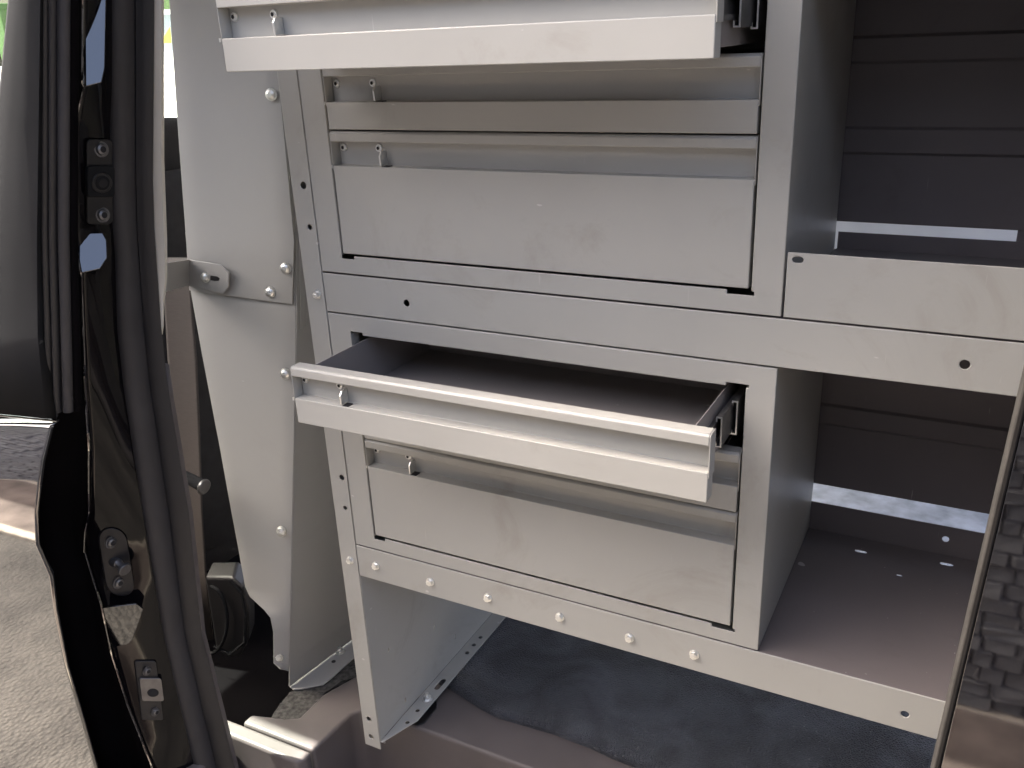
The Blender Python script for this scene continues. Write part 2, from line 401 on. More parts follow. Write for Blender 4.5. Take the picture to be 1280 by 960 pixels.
# end panel with slots and bottom flange
sl_holes = []
for u, v, r in ((507, 875, .002), (569, 796, .0022), (543, 783, .002), (486, 812, .0015)):
    p = at(u, v, x=0); sl_holes.append(ring(p.y, p.z, r, 10, r * 3))
plate('end_panel', rect(.0022, .40, -.384, .90), sl_holes, lambda a, b: (0.0, a, b), 'grey_paint', U, .002)
fl = [(.0, .001), (.004, .001), (.030, .07), (.030, .40), (.0, .40)]
fh = []
for u, v, r in ((489, 905, .0042), (499, 893, .0042), (571, 812, .0042), (580, 803, .0042), (588, 793, .0042)):
    p = at(u, v, z=-.386); fh.append(ring(p.x + .012, p.y + .012, r, 14))
fh = [ring(.016, .058, .0040), ring(.016, .090, .0040), slot(.016, .165, .022, .0050, ang=math.pi / 2), ring(.016, .262, .0042), ring(.016, .288, .0042), ring(.016, .314, .0042)]
plate('end_flange', fl, fh, lambda a, b: (a, b, -.3845), 'grey_paint', U, .002)
bolt('nut', (.016, .122, -.3845), (0, 0, 1), U)
# lower tray: lip, floor, back lip
def lip(name, z0, z1, holes, x0, x1, y=0.0):
    hh = []
    for u, v, r in holes:
        p = at(u, v, y=y)
        hh.append(ring(p.x, p.z, r))
    return plate(name, rect(x0, x1, z0, z1), hh, XZ(y), 'grey_paint', U, .002, bevel=.0009)
lip('tray_lip', -.0557, -.0012, [(1131, 893, .0045)], .0008, EX)
tr = [slot(*at(1076, 690, z=-.003).xy, .009, .0035), slot(*at(1183, 706, z=-.003).xy, .010, .0035), slot(*at(1124, 720, z=-.003).xy, .004, .002)]
plate('tray_floor', rect(.003, EX, .0022, .322), tr, lambda a, b: (a, b, -.0015), 'bay_shade_paint', U, .0015)
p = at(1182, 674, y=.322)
plate('tray_back_lip', rect(.003, EX, -.003, .044), [ring(p.x, p.z, .0045)], XZ(.322), 'bay_shade_paint', U, .0015)
for u, v in ((470, 707), (538, 727), (610, 747), (700, 771), (787, 797), (868, 818)):
    bolt('hex', at(u, v, y=0), (0, -1, 0), U, scale=1.12)
for u, v in ((397, 368), (438, 700)): bolt('hex', at(u, v, y=0), (0, -1, 0), U, scale=1.12)
# middle shelf
lip('shelf_lip', .3712, .4252, [(508, 379, .0046), (1206, 456, .0048)], .0008, EX)
MB().box(.003, EX, .0022, .335, .4235, .4250).build('shelf_floor', 'bay_shade_paint', U)
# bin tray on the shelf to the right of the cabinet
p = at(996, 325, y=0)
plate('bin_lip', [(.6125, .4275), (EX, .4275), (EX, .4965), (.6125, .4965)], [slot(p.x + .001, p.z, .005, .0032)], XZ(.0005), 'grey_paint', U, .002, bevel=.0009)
MB().box(.6125, EX, .0026, .330, .4262, .4275).build('bin_floor', 'bay_shade_paint', U)
MB().box(.6125, EX, .3300, .3315, .4262, .4495).build('bin_back_lip', 'bay_shade_paint', U)
# back panels, folded in shallow steps
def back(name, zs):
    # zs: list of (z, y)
    MB().prism([(.003, y, z) for z, y in zs] + [(.003, y + .0015, z) for z, y in zs[::-1]], (EX - .003, 0, 0)).build(name, 'bay_shade_paint', U, bevel=.0006)
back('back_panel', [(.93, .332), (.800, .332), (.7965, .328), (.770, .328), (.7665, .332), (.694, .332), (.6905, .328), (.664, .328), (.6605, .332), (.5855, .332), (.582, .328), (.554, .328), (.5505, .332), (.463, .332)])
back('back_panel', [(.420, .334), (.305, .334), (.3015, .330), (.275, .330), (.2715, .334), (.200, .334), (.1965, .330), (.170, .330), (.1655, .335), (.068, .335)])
MB().box(.822, .90, .334, .337, .440, .475).build('gap_block', 'bay_shade_paint', U)
MB().box(EX, EX + .002, 0, .40, -.384, .93).build('end_panel', 'grey_paint', U)  # unseen far panel added to keep the right bay dark
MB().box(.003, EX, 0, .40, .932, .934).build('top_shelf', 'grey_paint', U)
MB().box(.6125, EX, .0022, .326, .800, .8015).build('bay_shade_shelf', 'bay_shade_paint', U)  # unseen shelf and lip added to darken the upper bay
MB().box(.6125, EX, .0, .002, .772, .8015).build('bay_shade_lip', 'grey_paint', U)

# ------------------------------------------------------------------ drawer cabinets
DL, DR, CRX = .0385, .5755, .6100
def cabinet(z0, ztop, drawers, opened, label):
    """drawers: list of (z bottom, z top) from below; opened: {index: pull}"""
    K = thing('drawer_cabinet', label, 'cabinet', (.305, 0, z0))
    zb = drawers[0][0] - .0015; zt = drawers[-1][1] + .0015
    # front frame: one folded sheet with a notched opening
    xl, xr = DL - .0013, DR + .0022
    hole = [(xl, zb + .0), (xl - .000, zb - .0045), (xl + .020, zb - .0045), (xl + .020, zb), (xr - .026, zb), (xr - .026, zb - .0045), (xr + .003, zb - .0045), (xr + .003, zb),
            (xr, zb), (xr, zt), (xr + .003, zt), (xr + .003, zt + .004), (xr - .022, zt + .004), (xr - .022, zt), (xl + .020, zt), (xl + .020, zt + .004), (xl, zt + .004)]
    plate('front_frame', rect(.0016, CRX, z0 + .001, ztop), [hole], XZ(0.0), 'grey_paint', K, .002, bevel=.0009)
    # inner returns of the opening
    MB().box(xl - .0015, xl, .0022, .018, zb, zt).build('frame_return', 'grey_paint', K)
    MB().box(xr, xr + .0015, .0022, .018, zb, zt).build('frame_return', 'grey_paint', K)
    # shell
    MB().box(.0016, .0031, .0022, .325, z0 + .001, ztop).build('side_panel', 'grey_paint', K)
    MB().box(CRX - .0016, CRX - .0001, .0022, .325, z0 + .001, ztop).build('side_panel', 'grey_paint', K)
    MB().box(.0033, CRX - .0018, .0022, .325, ztop - .0016, ztop - .0001).build('top_panel', 'grey_paint', K)
    MB().box(.0033, CRX - .0018, .0022, .325, z0 + .001, z0 + .0024).build('bottom_panel', 'grey_paint', K)
    MB().box(.0033, CRX - .0018, .323, .3245, z0 + .0026, ztop - .002).build('rear_panel', 'grey_paint', K)
    for i, (a, b) in enumerate(drawers):
        drawer(K, a + .0011, b - .0011, opened.get(i, -.0008))
    return K
def drawer(K, z0, z1, y):
    y = -y if y > 0 else .0008            # pulled out towards -Y
    zl = z1 - .0425; zc = z1 - .0125      # ledge of the lower face / underside of the grip
    bx0, bx1, bk = .057, .553, y + .285
    wt = z1 - .004
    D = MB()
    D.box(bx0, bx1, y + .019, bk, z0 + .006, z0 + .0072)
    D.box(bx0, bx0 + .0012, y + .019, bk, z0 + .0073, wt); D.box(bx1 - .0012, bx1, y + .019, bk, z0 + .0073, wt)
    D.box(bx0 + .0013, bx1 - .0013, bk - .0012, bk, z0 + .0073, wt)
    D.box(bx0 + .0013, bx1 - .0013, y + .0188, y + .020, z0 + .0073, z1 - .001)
    d = D.build('drawer', 'drawer_shade_paint', K, bevel=.0003, seg=1)
    F = MB()
    sec = [(0.0, z1 - .0025), (.0025, z1), (.0185, z1), (.0185, z1 - .0015), (.0185, z0), (.0, z0), (.0, zl), (.0165, zl - .0005), (.0165, zc + .0005), (.0, zc)]
    F.prism([(DL + .0012, y + a, b) for a, b in sec], (DR - DL - .0024, 0, 0))
    fr = F.build('front_panel', 'grey_paint', d, bevel=.0009, ang=25)
    for x in (DL, DR - .0011):
        MB().prism([(x, y + .0004, zl - .006), (x, y + .019, zl - .006), (x, y + .019, z1 - .0004), (x, y + .0028, z1 - .0004), (x, y + .0004, z1 - .003)], (.0011, 0, 0)).build('end_plate', 'grey_paint', d, bevel=.0003, seg=1)
    MB().box(DL - .0028, DL - .0002, y - .0002, y + .003, zl - .0035, zl + .0005).build('stop_tab', 'zinc', d)
    zc2 = (zl + zc) / 2
    for x in (.0475, .1025): bolt('screw', (x, y + .0165, zc2 + .006), (0, -1, 0), d, 'screw', 1.45)
    L = MB(); L.prism([(.1105, y + .0164, zl + .001), (.1105, y + .0025, zl + .001), (.1105, y + .0015, zl + .013), (.1105, y + .006, zl + .018), (.1105, y + .0164, zl + .018)], (.0024, 0, 0))
    L.build('latch', 'zinc', d, bevel=.0005)
    MB().box(.1135, .1225, y + .002, y + .0125, zl - .0015, zl + .0006).build('latch_slot', 'black_hole', d)
    # telescopic slides either side
    for sx, xo in ((1, bx1 + .0003), (-1, bx0 - .0003)):
        zm = (z0 + z1) / 2 + .002 if z1 - z0 < .1 else z1 - .045
        for k, (off, hh, ya, yb) in enumerate(((0, .0115, y + .021, bk), (.005, .0180, -.040 if y < -.01 else .022, .300), (.0105, .0205, .004 if y < -.01 else .0195, .318))):
            if y > 0 and k == 1: continue
            a = xo + sx * off; r = MB()
            X = lambda p, q: (min(a + sx * p, a + sx * q), max(a + sx * p, a + sx * q))
            x0, x1 = X(.0, .0012) if k == 0 else X(.0042, .0054)
            r.box(x0, x1, ya, yb, zm - hh, zm + hh)
            x0, x1 = X(.0013, .0044) if k == 0 else X(-.0008, .0041)
            r.box(x0, x1, ya, yb, zm + hh - .0012, zm + hh); r.box(x0, x1, ya, yb, zm - hh, zm - hh + .0012)
            x0, x1 = X(.0035, .0045) if k == 0 else X(-.0012, -.0001)
            r.box(x0, x1, ya, yb, zm + hh - .005, zm + hh - .0014); r.box(x0, x1, ya, yb, zm - hh + .0014, zm - hh + .005)
            r.build('slide_rail', 'dark_steel', d)
            if y < -.01 and k > 0:       # bright cut ends of the channels
                q = MB(); x0, x1 = X(.0040, .0056); q.box(x0, x1, ya - .0012, ya - .0001, zm - hh, zm + hh)
                x0, x1 = X(-.0012, .0039)
                for sg in (-1, 1): q.box(x0, x1, ya - .0012, ya - .0001, min(zm + sg * hh, zm + sg * (hh - .0016)), max(zm + sg * hh, zm + sg * (hh - .0016)))
                x0, x1 = X(-.0014, .0002)
                for sg in (-1, 1): q.box(x0, x1, ya - .0012, ya - .0001, min(zm + sg * (hh - .0017), zm + sg * (hh - .006)), max(zm + sg * (hh - .0017), zm + sg * (hh - .006)))
                q.build('slide_end', 'zinc', d)
cabinet(.0, .3690, [(.0245, .1840), (.1840, .2620), (.2620, .3405)], {2: .1276}, 'lower grey drawer cabinet standing on the bolted rail, its top drawer pulled half open')
cabinet(.4266, .800, [(.4534, .6120), (.6120, .6895), (.6895, .7680)], {2: .1600}, 'upper grey drawer cabinet above the shelf lip with long bright drawer pulled out on top')

# ------------------------------------------------------------------ bulkhead partition left of the post
P = thing('bulkhead_partition', 'grey sheet metal bulkhead with angled wing panels bolted beside the shelving post', 'partition', (-.25, .05, -.4))
def yf(v): return .21 - .16 * max(0, min(1, v / 840))       # the fold leans inwards towards the roof
L_up = [(207, -60), (212, 0), (222, 150), (233, 300), (238, 362)]
R_up = [(338, -60), (345, 60), (357, 180), (368, 300), (370, 374)]
rows = [[at(a + (c - a) * k / 6, b + (dd - b) * k / 6, y=yf((b + dd) / 2) - .006 - .02 * (1 - k / 6)) for k in range(7)] for (a, b), (c, dd) in zip(L_up, R_up)]
bottom = [at(237 + (366 - 237) * k / 6, 363 + 17.5 * k / 6, y=yf(372) - .006 - .02 * (1 - k / 6)) for k in range(7)]
rows[-1] = bottom
MB().grid(rows).build('upper_wing_panel', 'panel_paint', P, solid=.0025, bevel=.0007, ang=60)
# lower wing: outline fan
L_lo = [(232, 290), (239, 365), (252.6, 441), (275.6, 562), (286, 620), (299, 690), (306.6, 733), (312.6, 746), (330, 762), (338, 772), (341.5, 790), (342, 829), (350, 836)]
R_lo = [(368, 290), (370, 372), (370, 441), (367.5, 562), (366.4, 620), (365, 690), (364, 733), (363.7, 746), (363.4, 762), (363.2, 772), (363, 790), (361.5, 829), (361, 839)]
rows = [[at(a + (c - a) * k / 6, b + (dd - b) * k / 6, y=yf((b + dd) / 2) - .02 * (1 - k / 6)) for k in range(7)] for (a, b), (c, dd) in zip(L_lo, R_lo)]
MB().grid(rows).build('lower_wing_panel', 'panel_paint', P, solid=.0025, bevel=.0007, ang=60)
# the bulkhead plate itself runs away across the van
F0 = [at(u, v, y=yf(v)) for u, v in ((345, 60), (357, 180), (368, 300), (370.5, 372), (370, 441), (367.5, 562), (366.4, 620), (364, 733), (361.5, 829), (361, 858))]
top = F0[0] + (F0[0] - F0[1]) * 1.6
F0 = [top] + F0
rows = [[p + Vector((.022 * k, k * .16 + .0005, 0)) for k in range(7)] for p in F0]
MB().grid(rows).build('return_panel', 'panel_paint', P, solid=.0025)
# overlapping strip near the joint
rows = [[at(u, v, y=yf(v)) + Vector((.003, dy, 0)) for dy in (.006, .014, .020)] for u, v in ((368, 250), (369, 320), (370.5, 372), (371, 412))]
MB().grid(rows).build('joint_strip', 'panel_paint', P, solid=.002, bevel=.0006)
q0 = at(361, 858, z=-.3965)
flp = [at(u, v, z=-.3965) for u, v in ((362, 858), (367, 861.5), (376, 861), (404, 855.6), (415, 847), (437, 827), (470, 800), (455, 786), (434.7, 802))]
fb = MB().prism([(p.x, p.y, p.z) for p in flp], (0, 0, -.0025)).build('floor_flange', 'panel_paint', P, bevel=.0006)
bolt('nut', at(425, 815, z=-.395), (0, 0, 1), P, scale=.95)
MB().prism([(c[0], c[1], -.3963) for c in ring(*at(417, 827, z=-.3965).xy, .0042, 14)], (0, 0, .0004)).build('flange_hole', 'black_hole', P)
def wingn(): return Vector((.25, -1, 0)).normalized()
for u, v, k in ((339, 118, 'dome'), (357, 335, 'dome'), (338, 365, 'dome'), (357, 467, 'dome'), (352, 664, 'dome'), (348, 821, 'dome')):
    t = {118: .3, 335: .3, 365: .25, 467: .1, 664: .2, 821: .3}[v]
    bolt(k, at(u, v, y=yf(v) - .009 - .02 * t * .5), wingn(), P, scale=1.25)
# slotted angle bracket between pillar and wing
yb = yf(345) - .020
B1 = [at(u, v, y=yb - .0105) for u, v in ((235.4, 324.5), (276, 331), (285.6, 341), (285.6, 358.7), (279, 367.5), (235.4, 357))]
MB().prism(B1, (0, .0025, 0)).build('bracket', 'panel_paint', P, bevel=.0007)
A0, A1 = at(193, 331.5, y=-.02), at(196, 367.5, y=-.02)
B2 = [A0, B1[0], B1[5], A1]
MB().prism(B2, (.0015, .002, 0)).build('bracket', 'panel_paint', P, bevel=.0007)
def lerp(a, b, t): return a + (b - a) * t
def quadpt(s, t): return lerp(lerp(A0, B1[0], s), lerp(A1, B1[5], s), t)
MB().prism([quadpt(s, t) + Vector((.0004, -.0012, 0)) for s, t in ((.27, .44), (.30, .40), (.58, .36), (.66, .42), (.66, .54), (.58, .60), (.30, .64), (.27, .58))], (.0002, .001, 0)).build('bracket_slot', 'black_hole', P)
MB().prism([at(u, v, y=yb - .0112) for u, v in ((263, 344.5), (271, 345.5), (274.5, 348), (273, 351), (268, 351.2), (263, 350))], (0, .0005, 0)).build('bracket_slot', 'black_plastic', P)
bolt('dome', at(257, 346.5, y=yb - .0112), (.2, -1, 0), P, scale=1.15)

# ------------------------------------------------------------------ the van itself
V = thing('van', 'black van side opening with rubber seal, glossy door jamb and plastic sill', 'van', (0, -.1, GZ))
MB().prism([(-1.18, -.237, 1.0), (1.75, -.237, 1.0), (1.75, .45, 1.0), (1.05, .45, 1.0), (1.05, 1.5, 1.0), (-1.75, 1.5, 1.0), (-1.75, -.153, 1.0), (-1.18, -.153, 1.0)], (0, 0, .05)).build('roof', 'white_wall', V)  # unseen roof, edges cut to shape the sun patch and let sky in
MB().box(-.2, 2.6, 1.46, 1.5, -.5, 1.0).build('far_wall', 'white_wall', V)
MB().box(-.24, 2.6, .255, 1.46, -.46, -.425).build('cargo_floor', 'galv_floor', V)

def interp(tab, v):
    for (a, b), (c, d) in zip(tab, tab[1:]):
        if v <= c: return b + (d - b) * (v - a) / (c - a)
    return tab[-1][1] + (tab[-1][1] - tab[-2][1]) * (v - tab[-1][0]) / (tab[-1][0] - tab[-2][0])
T_in = [(-120, 140), (0, 142), (250, 143), (300, 148), (400, 152), (470, 160), (640, 187), (790, 211), (960, 251), (1100, 290)]     # seal / jamb
T_mid = [(-120, 168), (0, 170), (250, 171), (300, 173), (400, 180), (470, 187), (640, 212), (790, 231), (960, 271), (1100, 310)]
T_seal = [(-120, 191), (0, 192), (250, 190), (300, 193), (400, 200), (470, 207), (640, 235), (790, 251), (960, 293), (1100, 333)]
T_out = [(-120, 104), (0, 103), (110, 103), (160, 92), (290, 91), (340, 101), (480, 106), (560, 111), (640, 110), (665, 105), (690, 106), (755, 126), (820, 140), (880, 159), (960, 191), (1080, 235)]
T_door = [(-120, 52), (0, 55), (300, 55), (480, 61), (521, 76), (533, 65.5), (576, 55), (629, 48), (660, 47), (687, 49.5), (715, 65.5), (761, 71), (832, 85), (903, 106), (960, 122), (1080, 160)]
def ys_(v): return -.085 - .045 * max(0, min(1, v / 960))       # the seal leans out a little towards the sill
YD = -.262
def YJ(v): return ys_(v) - .015 - .062
VS = [-120, -66, -60, 0, 55, 104, 110, 135, 160, 225, 284, 290, 315, 340, 346, 410, 480, 520, 560, 600, 640, 665, 690, 720, 755, 790, 820, 850, 880, 920, 960, 1020, 1080]
def J(u, v, off=0.0):
    a = at(interp(T_out, v), v, y=YJ(v)); b = at(interp(T_in, v), v, y=ys_(v) - .015)
    s = (u - interp(T_out, v)) / (interp(T_in, v) - interp(T_out, v))
    n = Vector(((b - a).y, -(b - a).x, 0)).normalized()
    if n.x < 0: n = -n
    return a + (b - a) * s + n * off
# jamb skin with a shallow pressed relief
rows = []
for v in VS:
    uo, ui = interp(T_out, v), interp(T_in, v)
    rows.append([J(uo + (ui - uo) * k / 8, v, (.004 * math.sin(k / 8 * math.pi) if 0 < k < 8 else 0)) for k in range(9)])
MB().grid(rows).build('door_jamb', 'jamb_paint', V, solid=.002, smooth=True)
# landing between jamb and front door
rows = []
for v in VS:
    a = at(interp(T_out, v), v, y=YJ(v)); b = at(min(interp(T_door, v), interp(T_out, v)) - (0 if v > 520 else 0), v, y=YD + .025)
    rows.append([a + (b - a) * (k / 4) + Vector((-.004 * (k > 0), .014 * math.sin(k / 4 * math.pi), 0)) for k in range(5)])
MB().grid(rows).build('pillar_skin', 'matte_black', V, solid=.002, smooth=True)
hl = [at(interp(T_out, v), v, y=YJ(v) - .001) for v in VS]
MB().tube(hl, .0022, 8).build('jamb_edge', 'black_paint', V, smooth=True)
# body seal: bulb and carrier strip
path = [at((interp(T_in, v) + interp(T_mid, v)) / 2, v, y=ys_(v)) for v in VS]
def bulb(i):
    w_ = .5 * (at(interp(T_mid, VS[i]), VS[i], y=ys_(VS[i])) - at(interp(T_in, VS[i]), VS[i], y=ys_(VS[i]))).length * .92
    return [(w_ * math.cos(t) * .8 , w_ * 1.25 * math.sin(t)) for t in [2 * math.pi * k / 16 for k in range(16)]]
MB().sweep(path, bulb).build('door_seal', 'rubber', V, smooth=True)
rows = []
for v in VS:
    a = at(interp(T_mid, v) - 3, v, y=ys_(v) + .004); b = at(interp(T_seal, v), v, y=ys_(v) + .016)
    m_ = (a + b) / 2 + Vector((.0, -.004, 0))
    rows.append([a, lerp(a, m_, .5) + Vector((.001, -.002, 0)), m_, lerp(m_, b, .5) + Vector((.001, -.002, 0)), b, b + Vector((-.01, .006, 0))])
MB().grid(rows).build('seal_carrier', 'rubber_dark', V, solid=.002, smooth=True)
# cream pillar trim and the brown inner trim below
rows = []
for v in (-120, 0, 100, 200, 300, 345, 380, 408, 418):
    wd = interp([(-120, 12), (0, 12), (200, 14), (300, 15), (345, 12), (380, 6), (408, 3), (418, .6)], v)
    u0 = interp(T_seal, v) - 6
    yy = ys_(v) + .022
    rows.append([at(u0, v, y=yy), at(u0 + 6, v, y=yy - .003), at(u0 + 6 + wd * .8, v, y=yy), at(u0 + 6 + wd, v, y=yy + .006), at(u0 + 6 + wd, v, y=yy + .006) + Vector((-.05, .0, 0))])
MB().grid(rows).build('pillar_trim', 'cream_trim', V, solid=.002, smooth=True)
rows = []
for v in (455, 500, 560, 640, 720, 790, 860, 920, 960, 1020):
    u0 = interp(T_seal, v) - 5; yy = ys_(v) + .022
    rows.append([at(u0, v, y=yy), at(u0 + 6, v, y=yy - .003), at(u0 + 10, v, y=yy + .004), at(u0 + 10, v, y=yy + .004) + Vector((-.04, -.002, 0))])
MB().grid(rows).build('inner_trim', 'brown_trim', V, solid=.002, smooth=True)
# striker and guide plates on the jamb
def jamb_plate(name, uv, m, h, parent, off=.0045, bevel=.001):
    base = [J(u, v, off) for u, v in uv]; nrm = (J(120, 480, 1) - J(120, 480, 0))
    nrm = Vector((nrm.x, nrm.y, 0)).normalized()
    return MB().prism(base, nrm * h).build(name, m, parent, bevel=bevel), nrm
def rr(u0, u1, v0, v1, r, sk=0):
    return [(a + sk * (b - v0) / (v1 - v0), b) for a, b in roundrect(u0, u1, v0, v1, r)]
s1, nj = jamb_plate('striker_plate', rr(103, 135, 174, 280, 6, 1), 'black_plastic', .004, V)
jamb_plate('striker_boss', rr(102, 136, 207, 246, 4, 0), 'trim_grey', .008, s1)
jamb_plate('bore', ring(119.5, 228, 13, 20), 'black_plastic', .0095, s1)
jamb_plate('bore', ring(119.5, 228, 9, 20), 'trim_grey', .0105, s1)
jamb_plate('bore', ring(119.5, 228, 6, 20), 'black_hole', .0112, s1)
for u, v in ((119, 186.5), (121.5, 268)): bolt('torx', J(u, v, .0088), nj, s1)
s2, _ = jamb_plate('latch_plate', [(u, v) for u, v in [(a + (b - 700) * .16, b) for a, b in roundrect(127, 162, 658, 742, 16, 6)]], 'black_plastic', .004, V)
for u, v in ((140, 674), (149, 724)): bolt('torx', J(u, v, .0088), nj, s2, scale=1.0)
pb = J(143, 699, .006); MB().tube([pb, pb + nj * .014, pb + nj * .0142, pb + nj * .028 + Vector((0, 0, -.004))], [.0085, .0075, .006, .006], 16).build('striker_pin', 'dark_steel', s2, smooth=True)
MB().tube([pb + nj * .026 + Vector((0, 0, -.0035)), pb + nj * .031 + Vector((0, 0, -.005))], [.0105, .0100], 18).build('pin_head', 'dark_steel', s2, bevel=.001)
s3, _ = jamb_plate('guide_plate', [(a + (b - 860) * .12, b) for a, b in roundrect(171, 198, 823, 897, 3, 3)], 'black_plastic', .004, V)
jamb_plate('guide_boss', [(a + (b - 860) * .12, b) for a, b in roundrect(172, 200, 843, 872, 3, 3)], 'dark_steel', .009, s3)
jamb_plate('guide_hole', [(a, b) for a, b in ring(187, 861, 7.5, 18, 5.5)], 'black_hole', .0096, s3)
for u, v in ((184, 834), (194, 885)): bolt('torx', J(u, v, .0088), nj, s3, scale=.8)
# plates added on the jamb, tilted to mirror the sky or the ground
def facet(uv, c, off, towards):
    p0 = J(c[0], c[1], off); d = (p0 - CC).normalized(); n_ = (Vector(towards).normalized() - d).normalized()
    pts = []
    for u, v in uv:
        q = CR.transposed() @ Vector(((u - 640) / CF, (v - 480) / CF, 1)); t = (p0 - CC).dot(n_) / q.dot(n_); pts.append(CC + q * t)
    MB().prism(pts, n_ * -.004).build('jamb_mirror_plate', 'black_paint', V, bevel=.0008)
facet([(93, 292), (128, 291), (133, 300), (134, 322), (125, 336), (102, 341)], (113, 317), .018, (.75, -.42, .62))
facet([(106, -20), (133, -20), (131, 85), (127, 103), (107, 108)], (119, 50), .034, (.75, -.40, .58))
facet([(128, 760), (170, 755), (179, 762), (166, 800), (150, 814), (143, 819)], (152, 788), .010, (.1, -.55, -.83))
# front door: painted skin below the waist, grey trim and rubbers above it
D = MB().grid([[at(u, v, y=yy) for u in (-260, -160, -80, 0, interp(T_door, v) - 14, interp(T_door, v) - 4, interp(T_door, v))] for v, yy in
    ((524, -.256), (532, -.262), (545, -.270), (560, -.277), (571, -.283), (576, -.2850), (600, -.2862), (640, -.2876), (680, -.2886), (720, -.2890), (761, -.2892), (832, -.2892), (903, -.2888), (960, -.288), (1080, -.286))]).build('front_door', 'black_paint', V, solid=.002, smooth=True)
edge = [at(interp(T_door, v), v, y=-.286) for v in (533, 576, 600, 629, 660, 687, 700, 715, 761, 832, 903, 960, 1040)]
MB().tube(edge, .0016, 8).build('door_edge', 'trim_grey', D, smooth=True)
rows = []
for v in (-120, 0, 150, 300, 420, 517):
    ul = interp([(-120, 20), (0, 12), (60, 4), (150, -3), (400, -30), (520, -60)], v); ur = interp([(-120, 53), (0, 54), (300, 53), (480, 58), (520, 74)], v)
    if v == 517: ur = 70
    vv = lambda u: v + (u / 70 * 7 if v == 517 else 0)
    rows.append([at(ul, vv(ul), y=-.262)] + [at(ul + (ur - ul) * t, vv(ul + (ur - ul) * t), y=-.268 - .003 * math.sin(t * 3.14)) for t in (.04, .3, .6, .9)] + [at(ur, vv(ur), y=-.258)])
MB().grid(rows).build('pillar_cover', 'trim_grey', D, solid=.003, smooth=True)
for u0, u1, yy, m in ((54, 62, -.256, 'rubber_dark'), (63, 71, -.252, 'rubber_dark'), (72, 87, -.246, 'rubber'), (87, 96, -.236, 'matte_black')):
    pth = [at((u0 + u1) / 2 + interp([(-120, 0), (0, 0), (300, 0), (520, 6)], v), v, y=yy) for v in (-120, 0, 100, 200, 300, 400, 470, 516 - (u0 - 54) * .1)]
    wd = (u1 - u0) * .00050
    MB().sweep(pth, [(wd * math.cos(t), .006 * math.sin(t)) for t in [2 * math.pi * k / 12 for k in range(12)]]).build('window_rubber', m, D, smooth=True)
MB().grid([[at(u, v, y=-.258) for u in (-200, 25)] for v in (-120, 518)]).build('window', 'tinted_glass', D, solid=.003)
# waist moulding
MB().sweep([(0, 0, 0)] * 2, [(0, 0)] * 3) if False else None
wm = MB().tube([at(u, v, y=-.262) for u, v in ((-200, 494), (0, 519), (40, 523), (72, 526))], .0022, 8).build('waist_moulding', 'black_paint', D, smooth=True)

# open sliding door behind the opening
sx0, sx1 = at(1280, 520, y=-.30).x, at(1175, 960, y=-.30).x
z0_, z1_ = at(1175, 960, y=-.30).z, at(1280, 520, y=-.30).z
def dx(z): return sx1 + (sx0 - sx1) * (z - z0_) / (z1_ - z0_)
SD = MB().add([(dx(-.5), -.30, -.5), (1.95, -.30, -.5), (1.95, -.30, .93), (dx(.93), -.30, .93), (dx(-.5) , -.262, -.5), (1.95, -.262, -.5), (1.95, -.262, .93), (dx(.93), -.262, .93)],
    [(0, 1, 2, 3), (4, 7, 6, 5), (0, 4, 5, 1), (1, 5, 6, 2), (2, 6, 7, 3), (3, 7, 4, 0)]).build('sliding_door', 'black_paint', V, bevel=.001, seg=2)
MB().prism([(dx(-.5) - .0045, -.3008, -.5), (dx(.93) - .0045, -.3008, .93), (dx(.93) - .0045, -.266, .93), (dx(-.5) - .0045, -.266, -.5)], (.0044, 0, 0)).build('door_hem', 'hem_grey', SD, bevel=.0012)

# sill trim with the notch of the step
SZ = -.400
ridge = [(-.103, -.30), (-.103, -.05), (-.098, .045), (-.088, .060), (-.070, .066), (.06, .069), (.30, .068), (1.5, .066)]
T = MB()
# top surfaces: strip outside the groove, and the rest
def prismxy(pts, z0, z1): return MB().prism([(a, b, z0) for a, b in pts], (0, 0, z1 - z0))
prismxy([(-.30, -.086), (-.113, -.086), (-.103, -.075), (-.103, -.056), (-.30, -.0575)], -.62, SZ).build('sill_trim', 'brown_trim', V, bevel=.006, seg=4)
prismxy([(-.262, -.0535), (-.103, -.052), (-.098, .045), (-.088, .060), (-.070, .066), (.06, .069), (.30, .068), (1.5, .066), (1.5, .26), (-.03, .26), (-.155, .128), (-.178, .066), (-.178, .0), (-.20, -.012), (-.262, -.03)], -.62, SZ).build('sill_trim', 'brown_trim', V, bevel=.006, seg=4)
MB().box(-.30, 1.5, -.25, .07, -.66, -.618).build('step_tread', 'brown_trim', V)
prismxy([(-.34, -.30), (-.275, -.30), (-.262, -.13), (-.262, -.088), (-.34, -.088)], -.62, SZ - .012).build('sill_end', 'brown_trim', V, bevel=.008, seg=3)
pd = [at(u, v, z=SZ) for u, v in ((500, 903), (522, 908), (531, 905), (546, 886), (546, 878), (540, 874), (520, 872))]
MB().prism(pd, (0, 0, .002)).build('sill_plug', 'black_plastic', V, bevel=.001)

